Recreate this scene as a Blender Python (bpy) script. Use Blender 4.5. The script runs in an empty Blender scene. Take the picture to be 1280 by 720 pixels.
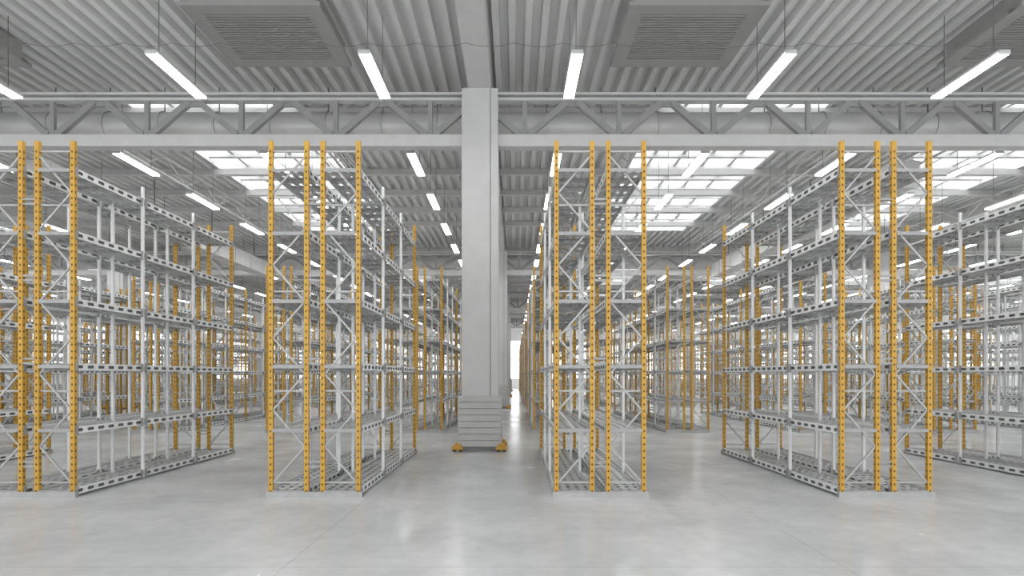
import bpy, math
from mathutils import Vector
S = bpy.context.scene
CAMZ = 1.824
F = 700.0

# ------------------------------------------------------------ materials
def mat(name, col, rough=0.5, metal=0.0, emit=0.0, noise=0.0, nscale=4.0, ecol=None):
    m = bpy.data.materials.new(name); m.use_nodes = True
    nt = m.node_tree; b = nt.nodes["Principled BSDF"]
    b.inputs["Base Color"].default_value = (*col, 1)
    b.inputs["Roughness"].default_value = rough
    b.inputs["Metallic"].default_value = metal
    if emit:
        b.inputs["Emission Color"].default_value = (*(ecol or col), 1)
        b.inputs["Emission Strength"].default_value = emit
    if noise:
        tc = nt.nodes.new("ShaderNodeTexCoord")
        n = nt.nodes.new("ShaderNodeTexNoise"); n.inputs["Scale"].default_value = nscale
        n.inputs["Detail"].default_value = 5
        r = nt.nodes.new("ShaderNodeValToRGB")
        r.color_ramp.elements[0].position = 0.3; r.color_ramp.elements[1].position = 0.7
        r.color_ramp.elements[0].color = (*[c*(1-noise) for c in col], 1)
        r.color_ramp.elements[1].color = (*[min(1, c*(1+noise*0.6)) for c in col], 1)
        nt.links.new(tc.outputs["Object"], n.inputs["Vector"])
        nt.links.new(n.outputs["Fac"], r.inputs["Fac"])
        nt.links.new(r.outputs["Color"], b.inputs["Base Color"])
    return m

M_yel = mat("yellow_paint", (0.62, 0.35, 0.05), 0.45, noise=0.08)
M_white = mat("white_steel", (0.83, 0.84, 0.84), 0.4, noise=0.04)
M_galv = mat("galvanised_steel", (0.38, 0.38, 0.38), 0.4, 0.15, noise=0.12, nscale=8)
M_brace = mat("brace_steel", (0.47, 0.47, 0.465), 0.4, 0.15, noise=0.1, nscale=8)
M_slotshade = mat("beam_slot_shade", (0.15, 0.15, 0.15), 0.6)  # shade inside the beam slots, put into the colour
M_dark = mat("post_hole_dark", (0.07, 0.045, 0.015), 0.8)
M_deck = mat("deck_steel", (0.66, 0.67, 0.67), 0.35, 0.1, noise=0.05)
M_roof = mat("roof_deck", (0.74, 0.74, 0.735), 0.5, noise=0.04, nscale=1.0)
M_truss = mat("truss_paint", (0.63, 0.63, 0.625), 0.5, noise=0.05)
M_trussd = mat("truss_web", (0.34, 0.34, 0.34), 0.5, noise=0.05)
M_duct = mat("duct_zinc", (0.64, 0.64, 0.635), 0.4, 0.1, noise=0.06, nscale=2)
M_col = mat("column_concrete", (0.61, 0.61, 0.605), 0.6, noise=0.05, nscale=2.5)
M_guard = mat("guard_grey", (0.52, 0.52, 0.51), 0.6, noise=0.08)
M_guardd = mat("guard_groove", (0.20, 0.20, 0.19), 0.7)
M_vent = mat("vent_grey", (0.34, 0.34, 0.33), 0.5, noise=0.04)
M_ventd = mat("vent_plenum_dark", (0.08, 0.08, 0.08), 0.6)
M_wall = mat("wall_panel", (0.82, 0.82, 0.82), 0.6, noise=0.04, nscale=0.5)
M_tube = mat("tube_light", (1, 1, 1), 0.5, emit=16.0, ecol=(1, 0.99, 0.97))
M_sky = mat("skylight_pane", (0.9, 0.9, 0.9), 0.5, emit=2.1, ecol=(0.97, 0.985, 1))
M_fill = mat("fill_window_pane", (0.9, 0.9, 0.9), 0.5, emit=2.4, ecol=(0.97, 0.985, 1))  # glowing panes added to raise the interior light
M_wire = mat("wire_grey", (0.16, 0.16, 0.16), 0.5)

def floor_mat():
    m = bpy.data.materials.new("polished_concrete"); m.use_nodes = True
    nt = m.node_tree; b = nt.nodes["Principled BSDF"]; L = nt.links.new
    tc = nt.nodes.new("ShaderNodeTexCoord")
    n1 = nt.nodes.new("ShaderNodeTexNoise"); n1.inputs["Scale"].default_value = 0.7; n1.inputs["Detail"].default_value = 8
    n1.inputs["Roughness"].default_value = 0.6
    n2 = nt.nodes.new("ShaderNodeTexNoise"); n2.inputs["Scale"].default_value = 5; n2.inputs["Detail"].default_value = 8
    n2.inputs["Roughness"].default_value = 0.65
    L(tc.outputs["Object"], n1.inputs["Vector"]); L(tc.outputs["Object"], n2.inputs["Vector"])
    mx = nt.nodes.new("ShaderNodeMath"); mx.operation = 'MULTIPLY_ADD'
    L(n2.outputs["Fac"], mx.inputs[0]); mx.inputs[1].default_value = 0.6; L(n1.outputs["Fac"], mx.inputs[2])
    r = nt.nodes.new("ShaderNodeValToRGB")
    r.color_ramp.elements[0].position = 0.55; r.color_ramp.elements[0].color = (0.54, 0.555, 0.565, 1)
    r.color_ramp.elements[1].position = 1.05; r.color_ramp.elements[1].color = (0.69, 0.705, 0.715, 1)
    L(mx.outputs[0], r.inputs["Fac"])
    br = nt.nodes.new("ShaderNodeTexBrick"); br.offset = 0.0
    br.inputs["Color1"].default_value = (1, 1, 1, 1); br.inputs["Color2"].default_value = (0.97, 0.97, 0.97, 1)
    br.inputs["Mortar"].default_value = (0.72, 0.72, 0.72, 1)
    br.inputs["Scale"].default_value = 1; br.inputs["Mortar Size"].default_value = 0.005
    br.inputs["Brick Width"].default_value = 5.35; br.inputs["Row Height"].default_value = 5.35
    mp = nt.nodes.new("ShaderNodeMapping"); mp.inputs["Location"].default_value = (2.2, 0.0, 0)
    L(tc.outputs["Object"], mp.inputs["Vector"]); L(mp.outputs[0], br.inputs["Vector"])
    mul = nt.nodes.new("ShaderNodeMix"); mul.data_type = 'RGBA'; mul.blend_type = 'MULTIPLY'; mul.inputs[0].default_value = 1
    L(r.outputs["Color"], mul.inputs[6]); L(br.outputs["Color"], mul.inputs[7])
    L(mul.outputs[2], b.inputs["Base Color"])
    rr = nt.nodes.new("ShaderNodeMapRange"); rr.inputs["From Min"].default_value = 0.3; rr.inputs["From Max"].default_value = 0.7
    rr.inputs["To Min"].default_value = 0.14; rr.inputs["To Max"].default_value = 0.28
    L(n1.outputs["Fac"], rr.inputs["Value"]); L(rr.outputs[0], b.inputs["Roughness"])
    b.inputs["Specular IOR Level"].default_value = 0.65
    return m
M_floor = floor_mat()

# ------------------------------------------------------------ mesh builder
class MB:
    def __init__(s): s.v = []; s.f = []; s.m = []; s.mats = []
    def mi(s, m):
        if m not in s.mats: s.mats.append(m)
        return s.mats.index(m)
    def face(s, pts, m):
        i = len(s.v); s.v += [tuple(p) for p in pts]
        s.f.append(tuple(range(i, i+len(pts)))); s.m.append(s.mi(m))
    def box(s, x0, x1, y0, y1, z0, z1, m):
        i = len(s.v)
        s.v += [(x0,y0,z0),(x1,y0,z0),(x1,y1,z0),(x0,y1,z0),(x0,y0,z1),(x1,y0,z1),(x1,y1,z1),(x0,y1,z1)]
        k = s.mi(m)
        for q in ((3,2,1,0),(4,5,6,7),(0,1,5,4),(1,2,6,5),(2,3,7,6),(3,0,4,7)):
            s.f.append(tuple(i+a for a in q)); s.m.append(k)
    def bar(s, p, q, w, h, m, up=(0,1,0)):
        p = Vector(p); q = Vector(q); d = (q-p).normalized(); u = Vector(up)
        a = d.cross(u).normalized()*w/2; b = d.cross(a).normalized()*h/2
        i = len(s.v); k = s.mi(m)
        for e in (p, q):
            for c in (a+b, a-b, -a-b, -a+b): s.v.append(tuple(e+c))
        for t in ((0,1,2,3),(7,6,5,4),(0,4,5,1),(1,5,6,2),(2,6,7,3),(3,7,4,0)):
            s.f.append(tuple(i+x for x in t)); s.m.append(k)
    def cyl(s, p, q, r, m, n=24, caps=True):
        p = Vector(p); q = Vector(q); d = (q-p).normalized()
        u = Vector((0,0,1)) if abs(d.z) < .9 else Vector((1,0,0))
        a = d.cross(u).normalized(); b = d.cross(a).normalized(); i = len(s.v); k = s.mi(m)
        for e in (p, q):
            for j in range(n):
                t = 2*math.pi*j/n; s.v.append(tuple(e + a*math.cos(t)*r + b*math.sin(t)*r))
        for j in range(n):
            j2 = (j+1) % n; s.f.append((i+j, i+j2, i+n+j2, i+n+j)); s.m.append(k)
        if caps:
            s.f.append(tuple(range(i, i+n))); s.m.append(k)
            s.f.append(tuple(range(i+2*n-1, i+n-1, -1))); s.m.append(k)
    def perf(s, o, u, v, nu, nv, fu, fv, m):
        """panel perforated with chamfered (oval) slots"""
        o = Vector(o); u = Vector(u)/nu; v = Vector(v)/nv; k = s.mi(m)
        hu = fu/2; hv = fv/2
        lu = u.length*hu; lv = v.length*hv; ch = min(lu, lv)*0.55
        cu = ch/u.length; cv = ch/v.length
        H = [(-hu+cu,-hv),(hu-cu,-hv),(hu,-hv+cv),(hu,hv-cv),(hu-cu,hv),(-hu+cu,hv),(-hu,hv-cv),(-hu,-hv+cv)]
        for a in range(nu):
            for b in range(nv):
                c = o+u*(a+.5)+v*(b+.5); i = len(s.v)
                for (x, y) in ((-.5,-.5),(.5,-.5),(.5,.5),(-.5,.5)): s.v.append(tuple(c+u*x+v*y))
                for (x, y) in H: s.v.append(tuple(c+u*x+v*y))
                for q in ((0,1,5,4),(1,6,5),(1,2,7,6),(2,8,7),(2,3,9,8),(3,10,9),(3,0,11,10),(0,4,11)):
                    s.f.append(tuple(i+t for t in q)); s.m.append(k)
    def mesh(s, name, smooth=False):
        me = bpy.data.meshes.new(name); me.from_pydata(s.v, [], s.f)
        for m in s.mats: me.materials.append(m)
        me.polygons.foreach_set("material_index", s.m)
        if smooth: me.polygons.foreach_set("use_smooth", [True]*len(s.f))
        me.update(); return me
def obj(name, me, loc=(0,0,0)):
    o = bpy.data.objects.new(name, me); o.location = loc; S.collection.objects.link(o); return o

# ------------------------------------------------------------ rack
H = 5.36; FD = 0.60; GAP = 0.18; W = 2*FD+GAP; BAY = 1.6
LEV = [0.10, 1.02, 1.98, 2.96, 3.98, 4.93]
def post(b, x, y, color, h, holes):
    w = 0.064 if color is M_yel else 0.044; t = 0.06 if color is M_yel else 0.042
    b.box(x-w/2, x+w/2, y-t/2, y+t/2, 0.01, h, color)
    b.box(x-w*.75, x+w*.75, y-t*.8, y+t*.8, 0, 0.012, M_galv)
    if holes:  # flat dark patches paint the shade inside the holes
        n = int((h-0.1)/0.1)
        for i in range(n):
            z = 0.08+i*0.1
            for sy in (-1, 1):
                yy = y+sy*(t/2+0.0015)
                b.face([(x-.012,yy,z),(x+.012,yy,z),(x+.009,yy,z+.032),(x-.009,yy,z+.032)], M_dark)
            for sx in (-1, 1):
                xx = x+sx*(w/2+0.0015)
                b.face([(xx,y-.012,z),(xx,y+.012,z),(xx,y+.009,z+.032),(xx,y-.009,z+.032)], M_dark)
def frame(b, x0, y, color, h, holes, phase):
    x1 = x0+FD
    for x in (x0+.032, x1-.032): post(b, x, y, color, h, holes)
    ns = 9 if holes else 0
    z = 0.22; k = phase; step = (h-0.45)/9
    a, c = x0+.06, x1-.06
    for i in range(ns):
        p, q = ((a, y, z), (c, y, z+step)) if k % 2 == 0 else ((c, y, z), (a, y, z+step))
        b.bar(p, q, 0.024, 0.025, M_brace)
        z += step; k += 1
    for zz in ((.22, 1.6, 3.1, 4.4, h-.15) if holes else (h-.3,)):
        b.bar((a, y+.012, zz), (c, y+.012, zz), 0.024, 0.024, M_brace)
def build_rack(nb, yellow):
    b = MB()
    for r in range(2):
        x0 = r*(FD+GAP)
        for i in range(nb+1):
            y = 0.04 + i*(BAY*nb-.08)/nb
            ye = i in yellow
            frame(b, x0, y, M_yel if ye else M_white, H if ye else H-0.16, ye, r+i)
        for zi, z in enumerate(LEV):
            for i in range(nb):
                ya = i*BAY+.08; yb = (i+1)*BAY-.08+(0.0)
                b.perf((x0+.03, ya-.07, z), (FD-.06,0,0), (0,yb-ya+.14,0), 4, 8, 0.44, 0.52, M_deck)
                # longitudinal deck ribs
                for k in range(5):
                    xx = x0+.03+(FD-.06)*k/4
                    xx = min(max(xx, x0+.04), x0+FD-.04)
                    b.face([(xx,ya-.07,z-.035),(xx,yb+.07,z-.035),(xx,yb+.07,z),(xx,ya-.07,z)], M_deck)
                # support bars below deck
                for k in range(1, 4):
                    yy = ya+(yb-ya)*k/4
                    b.box(x0+.05, x0+FD-.05, yy-.015, yy+.015, z-.045, z-.004, M_galv)
                for xx in (x0+.010, x0+FD-.010):
                    dx = .016 if xx < x0+FD/2 else -.016
                    b.perf((xx, ya-.06, z-.068), (0,yb-ya+.12,0), (0,0,.105), 7, 1, 0.58, 0.46, M_white)
                    for zz in (z-.068, z+.037):
                        b.face([(xx,ya-.06,zz),(xx,yb+.06,zz),(xx+dx,yb+.06,zz),(xx+dx,ya-.06,zz)], M_white)
                    # inner web of the box beam, coloured dark as shade behind the slots
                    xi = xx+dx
                    b.face([(xi,ya-.06,z-.068),(xi,yb+.06,z-.068),(xi,yb+.06,z+.037),(xi,ya-.06,z+.037)], M_slotshade)
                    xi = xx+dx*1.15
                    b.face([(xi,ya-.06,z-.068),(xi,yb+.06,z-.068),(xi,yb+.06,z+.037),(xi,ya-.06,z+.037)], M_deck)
                # connectors
                for yy in (ya-.02, yb+.02):
                    for xx in (x0-.004, x0+FD+.004):
                        b.box(xx-.004, xx+.004, yy-.025, yy+.025, z-.09, z+.06, M_galv)
            # end plates
            for yy in (0.004, nb*BAY-.004):
                b.box(x0+.065, x0+FD-.065, yy-.003, yy+.003, z-.04, z+.012, M_galv)
    # row spacers
    for i in range(0, nb+1):
        if i not in yellow: continue
        y = 0.04 + i*(BAY*nb-.08)/nb
        for z in (0.5, 2.05, 3.3, 4.45):
            b.box(FD-.01, FD+GAP+.01, y-.02, y+.02, z-.05, z-.02, M_galv)
            b.box(FD-.01, FD+GAP+.01, y-.02, y+.02, z+.02, z+.05, M_galv)
    # base plinths
    for y in (0.0, nb*BAY):
        b.box(-.03, W+.03, y-.015, y+.015, 0.0, 0.085, M_brace)
    return b.mesh("pallet_rack_%d" % nb)
R3 = build_rack(3, (0, 3)); R6 = build_rack(6, (0, 3, 6))
X0 = (335-643)/83.333; PER = 358/83.333
for (ys, me, L, n) in ((8.4, R3, 4.8, 5), (18.0, R6, 9.6, 7), (32.8, R6, 9.6, 9), (47.2, R6, 9.6, 10), (61.8, R6, 9.6, 10)):
    for k in range(-n, n+1):
        x = X0+k*PER
        if abs(x+W/2) > ys*1.0+8 or abs(x+W/2) > 45: continue
        obj("pallet_rack", me, (x, ys, 0))

# ------------------------------------------------------------ shell
YB, YF, XW, ZC = -7.0, 82.0, 48.0, 9.5
b = MB(); b.box(-XW, XW, YB, YF, -0.2, 0, M_floor); obj("floor", b.mesh("floor"))
SKY = []
for (y0, y1) in ((15.6, 29.5), (33.5, 47.0), (51.0, 64.5), (68, 80)):
    for xc in (-28.5, -8.6, 6.6, 16.2, 27.0, 38.0):
        SKY.append((xc-2.4, xc+2.4, y0, y1))
b = MB(); P = 0.36; n = int(2*XW/P)
for i in range(n+1):
    x = -XW+i*P
    prof = [(x, ZC), (x+.14, ZC), (x+.17, ZC+.17), (x+.33, ZC+.17), (x+.36, ZC)]
    xm = x+P/2
    cuts = sorted([(s[2], s[3]) for s in SKY if s[0] < xm < s[1]])
    segs = []; y = YB
    for c in cuts: segs.append((y, c[0])); y = c[1]
    segs.append((y, YF))
    for (ya, yb) in segs:
        for (p, q) in zip(prof[:-1], prof[1:]):
            b.face([(p[0], ya, p[1]), (q[0], ya, q[1]), (q[0], yb, q[1]), (p[0], yb, p[1])], M_roof)
obj("ceiling", b.mesh("ceiling"))
for s in SKY:
    b = MB(); x0, x1, y0, y1 = s; zt = ZC+.45; x0 -= .18; x1 += .18
    b.face([(x0,y0,zt),(x0,y1,zt),(x1,y1,zt),(x1,y0,zt)], M_sky)
    b.box(x0-.05, x0, y0, y1, ZC-.02, zt, M_white); b.box(x1, x1+.05, y0, y1, ZC-.02, zt, M_white)
    b.box(x0, x1, y0-.05, y0, ZC-.02, zt, M_white); b.box(x0, x1, y1, y1+.05, ZC-.02, zt, M_white)
    for i in range(1, 5):
        x = x0+(x1-x0)*i/5; b.box(x-.06, x+.06, y0, y1, zt-.14, zt-.01, M_truss)
    m = int((y1-y0)/1.15)
    for i in range(1, m):
        y = y0+(y1-y0)*i/m; b.box(x0, x1, y-.09, y+.09, zt-.24, zt-.012, M_truss)
    obj("skylight", b.mesh("skylight"))
b = MB(); b.box(-XW-.2, -XW, YB, YF, 0, ZC+.2, M_wall); obj("wall_left", b.mesh("wall_left"))
b = MB(); b.box(XW, XW+.2, YB, YF, 0, ZC+.2, M_wall); obj("wall_right", b.mesh("wall_right"))
b = MB(); b.box(-XW, XW, YF, YF+.2, 0, ZC+.2, M_wall); obj("wall_far", b.mesh("wall_far"))
i = 0
for k in range(-5, 6):  # glowing panels added to brighten the far end in place of haze
    i += 1; b = MB(); xc = k*8.5
    b.box(xc-3.6, xc+3.6, YF-.04, YF-.02, 1.4, 7.0, M_fill)
    for x in (-3.6, -1.2, 1.2, 3.6): b.box(xc+x-.05, xc+x+.05, YF-.1, YF-.01, 1.35, 7.05, M_white)
    for z in (1.4, 4.2, 7.0): b.box(xc-3.65, xc+3.65, YF-.1, YF-.01, z-.05, z+.05, M_white)
    obj("fill_window_%d" % i, b.mesh("fill_window"))
for sx in (-1, 1):  # side wall glow panels, added to fill the hall with light
    for k in range(6):
        i += 1; b = MB(); yc = 6+k*13.5
        xa, xb = sorted((sx*(XW-.04), sx*(XW-.02)))
        b.box(xa, xb, yc-5.5, yc+5.5, 2, 7.5, M_fill)
        xa, xb = sorted((sx*(XW-.1), sx*(XW-.01)))
        for y in (-5.5, -2.75, 0, 2.75, 5.5): b.box(xa, xb, yc+y-.05, yc+y+.05, 1.95, 7.55, M_white)
        for z in (2, 4.75, 7.5): b.box(xa, xb, yc-5.55, yc+5.55, z-.05, z+.05, M_white)
        obj("fill_window_%d" % i, b.mesh("fill_window"))

# ------------------------------------------------------------ trusses
TY = [13.95, 31.6, 49.2, 66.8]; CX = -0.843; CS = 21.48
zb0, zb1 = CAMZ+5.68, CAMZ+5.97; zt0, zt1 = CAMZ+6.82, CAMZ+7.00
for ty in TY:
    b = MB()
    b.box(-XW, XW, ty-.12, ty+.12, zb0, zb1, M_truss)
    b.box(-XW, XW, ty-.10, ty+.10, zt0, zt0+.07, M_truss)
    b.box(-XW, XW, ty-.02, ty+.02, zt0+.05, zt1-.05, M_trussd)
    b.box(-XW, XW, ty-.14, ty+.14, zt1-.06, zt1, M_truss)
    pitch = 2.35; x = CX+1.10-20*pitch
    while x < XW-2:
        if x-pitch/2 > -XW+.1:
            b.bar((x, ty, zb1), (x, ty, zt0), 0.11, 0.09, M_trussd)
            b.bar((x-.10, ty, zb1+.02), (x-pitch/2+.12, ty, zt0), 0.15, 0.12, M_trussd)
            b.bar((x+.10, ty, zb1+.02), (x+pitch/2-.12, ty, zt0), 0.15, 0.12, M_trussd)
            b.box(x-.26, x+.26, ty-.03, ty+.03, zb1-.01, zb1+.14, M_trussd)
            b.box(x+pitch/2-.25, x+pitch/2+.25, ty-.03, ty+.03, zt0-.12, zt0+.01, M_trussd)
        x += pitch
    obj("roof_truss", b.mesh("roof_truss"))
    # round duct behind
    b = MB(); dy = ty+0.95; dz = CAMZ+6.60
    b.cyl((-XW+.3, dy, dz), (XW-.3, dy, dz), 0.38, M_duct, 32)
    x = -XW+1
    while x < XW-1:
        b.cyl((x, dy, dz), (x+.05, dy, dz), 0.405, M_duct, 32); x += 1.45
        b.bar((x, dy, dz+.3), (x, dy, ZC), .02, .02, M_wire)
    obj("ventilation_duct", b.mesh("ventilation_duct", True))
# purlins
b = MB()
for (ya, yb) in ((16, 30), (33.4, 48), (50.8, 65), (68, 81)):
    y = ya
    while y < yb:
        b.box(-XW, XW, y-.05, y+.05, ZC-.24, ZC-.03, M_truss)
        b.box(-XW, XW, y-.10, y+.10, ZC-.26, ZC-.235, M_truss); y += 2.35
obj("roof_purlins", b.mesh("roof_purlins"))
# longitudinal lattice girders beside skylights
for x in (-11.7, -5.6, 3.6, 9.7, 12.9, 19.5, -25, 30.5):
    for (ya, yb) in ((15.5, 30.9), (33.2, 48.6)):
        b = MB(); z0, z1 = ZC-.95, ZC-.36
        b.box(x-.035, x+.035, ya, yb, z0, z0+.05, M_truss); b.box(x-.035, x+.035, ya, yb, z1, z1+.05, M_truss)
        m = 14; st = (yb-ya)/m
        for i in range(m):
            y = ya+i*st
            p, q = ((x, y, z0+.03), (x, y+st, z1+.03)) if i % 2 == 0 else ((x, y, z1+.03), (x, y+st, z0+.03))
            b.bar(p, q, .03, .03, M_truss, up=(1,0,0))
        obj("lattice_girder", b.mesh("lattice_girder"))
# roof beams over columns
for cx in (CX-CS, CX, CX+CS):
    b = MB()
    b.box(cx-.28, cx+.28, YB, YF, zt1+.02, zt1+.10, M_truss)
    b.box(cx-.20, cx+.20, YB, YF, zt1+.10, ZC-.08, M_truss)
    b.box(cx-.28, cx+.28, YB, YF, ZC-.10, ZC-.005, M_truss)
    obj("roof_beam", b.mesh("roof_beam"))
# rectangular longitudinal duct
b = MB()
for x in (11.1, -13.5):
    b.box(x-.35, x+.35, 15.9, 30.5, 7.2, 7.9, M_duct)
    y = 15.9
    while y < 30.6: b.box(x-.39, x+.39, y-.03, y+.03, 7.16, 7.94, M_duct); y += 1.5
    for y in (17, 21, 25, 29):
        b.bar((x, y, 7.9), (x, y, ZC-.3), .03, .03, M_wire)
obj("rectangular_duct", b.mesh("rectangular_duct"))

# ------------------------------------------------------------ columns
def column(b):
    zt = zt1+.02
    b.box(-.44, .25, 0, .75, 0, zt, M_col)
    b.box(.25, .265, .06, .70, 0, zt, M_guardd)
    b.box(.265, .44, .01, .70, 0, zt, M_col)
    # guard of stacked boards
    n = 8; h = 1.24/n
    for i in range(n):
        z = .1+i*h
        b.box(-.53, .53, -.10, .85, z+.012, z+h, M_guard)
        b.box(-.51, .51, -.08, .83, z, z+.012, M_guardd)
    # yellow corner bumpers
    for sx in (-1, 1):
        for y in (-.16, .80):
            xa, xb = sorted((sx*.40, sx*.66))
            b.box(xa, xb, y-.05, y+.13, 0.05, .13, M_yel)
            b.box(xa+.05, xb-.05, y-.02, y+.10, .13, .19, M_yel)
            b.cyl((sx*.60, y-.03, .045), (sx*.60, y+.09, .045), .045, M_dark, 12)
            b.cyl((sx*.46, y-.03, .045), (sx*.46, y+.09, .045), .045, M_dark, 12)
    b.box(-.6, .6, -.13, -.09, .05, .10, M_guardd)
cb = MB(); column(cb); cm = cb.mesh("warehouse_column")
for ty in TY:
    for cx in (CX-CS, CX, CX+CS):
        obj("warehouse_column", cm, (cx, ty-.30, 0))

# ------------------------------------------------------------ ventilation cassettes
b = MB(); w, d = 1.25, .97
b.box(-w, w, -d, d, .12, .5, M_vent)
b.box(-w+.1, w-.1, -d+.1, d-.1, .075, .121, M_ventd)
for (xa, xb, ya, yb) in ((-w-.12, w+.12, -d-.12, -d+.16), (-w-.12, w+.12, d-.16, d+.12), (-w-.12, -w+.2, -d, d), (w-.2, w+.12, -d, d)):
    b.box(xa, xb, ya, yb, .04, .12, M_vent)
for i in range(20):
    y = -d+.20+i*(2*d-.40)/19
    b.box(-w+.2, w-.2, y-.024, y+.024, .03, .045, M_vent)
vm = b.mesh("ventilation_unit")
for x in (-12.6, -5.15, 3.6, 11.2, 18.7, -20.7):
    obj("ventilation_unit", vm, (x, 11.95, CAMZ+7.15))

# ------------------------------------------------------------ strip lights
b = MB(); L = 1.72; zc = ZC-.03-(CAMZ+6.0)
b.box(-.11, .11, 0, L, .03, .08, M_white)
b.box(-.105, .105, .02, L-.02, 0, .03, M_tube)
b.box(-.11, .11, 0, .02, 0, .08, M_white); b.box(-.11, .11, L-.02, L, 0, .08, M_white)
for y in (.25, L-.25):
    b.bar((0, y, .08), (0, y, zc), .012, .012, M_wire)
lm = b.mesh("pendant_strip_light")
rows = [-4, -.4, 3.4, 6.9, 10.42, 15.1, 18.5, 22.1, 25.6, 29.0, 33.4, 37, 40.5, 44, 50.8, 55, 59, 63, 68.5, 73, 77]  # nearest rows are out of view, added for light and reflections
for y in rows:
    for k in range(-11, 12):
        x = 1.176+k*3.975
        if abs(x) > 46 or abs(x) > y+14: continue
        obj("pendant_strip_light", lm, (x, y, CAMZ+6.0))
# sagging cable
cu = bpy.data.curves.new("cable", 'CURVE'); cu.dimensions = '3D'; cu.bevel_depth = .004
sp = cu.splines.new('POLY'); N = 600; sp.points.add(N-1)
for i in range(N):
    x = -20+40*i/(N-1); t = (x/0.9) % 1
    sp.points[i].co = (x, 10.3, CAMZ+6.13-.07*4*t*(1-t), 1)
cu.materials.append(M_wire); obj("overhead_cable", cu)

# ------------------------------------------------------------ world, camera
w = bpy.data.worlds.new("World"); S.world = w; w.use_nodes = True
bg = w.node_tree.nodes["Background"]; bg.inputs[0].default_value = (0.97, 0.985, 1, 1); bg.inputs[1].default_value = 1.65
cam = bpy.data.cameras.new("cam"); co = bpy.data.objects.new("camera", cam); S.collection.objects.link(co)
co.location = (0, 0, CAMZ); co.rotation_euler = (math.pi/2, 0, 0)
cam.sensor_width = 36; cam.lens = F/1280*36; cam.shift_y = 110/1280; cam.shift_x = -3/1280
cam.clip_end = 300
S.camera = co
S.view_settings.view_transform = 'Standard'
S.view_settings.exposure = 0.2
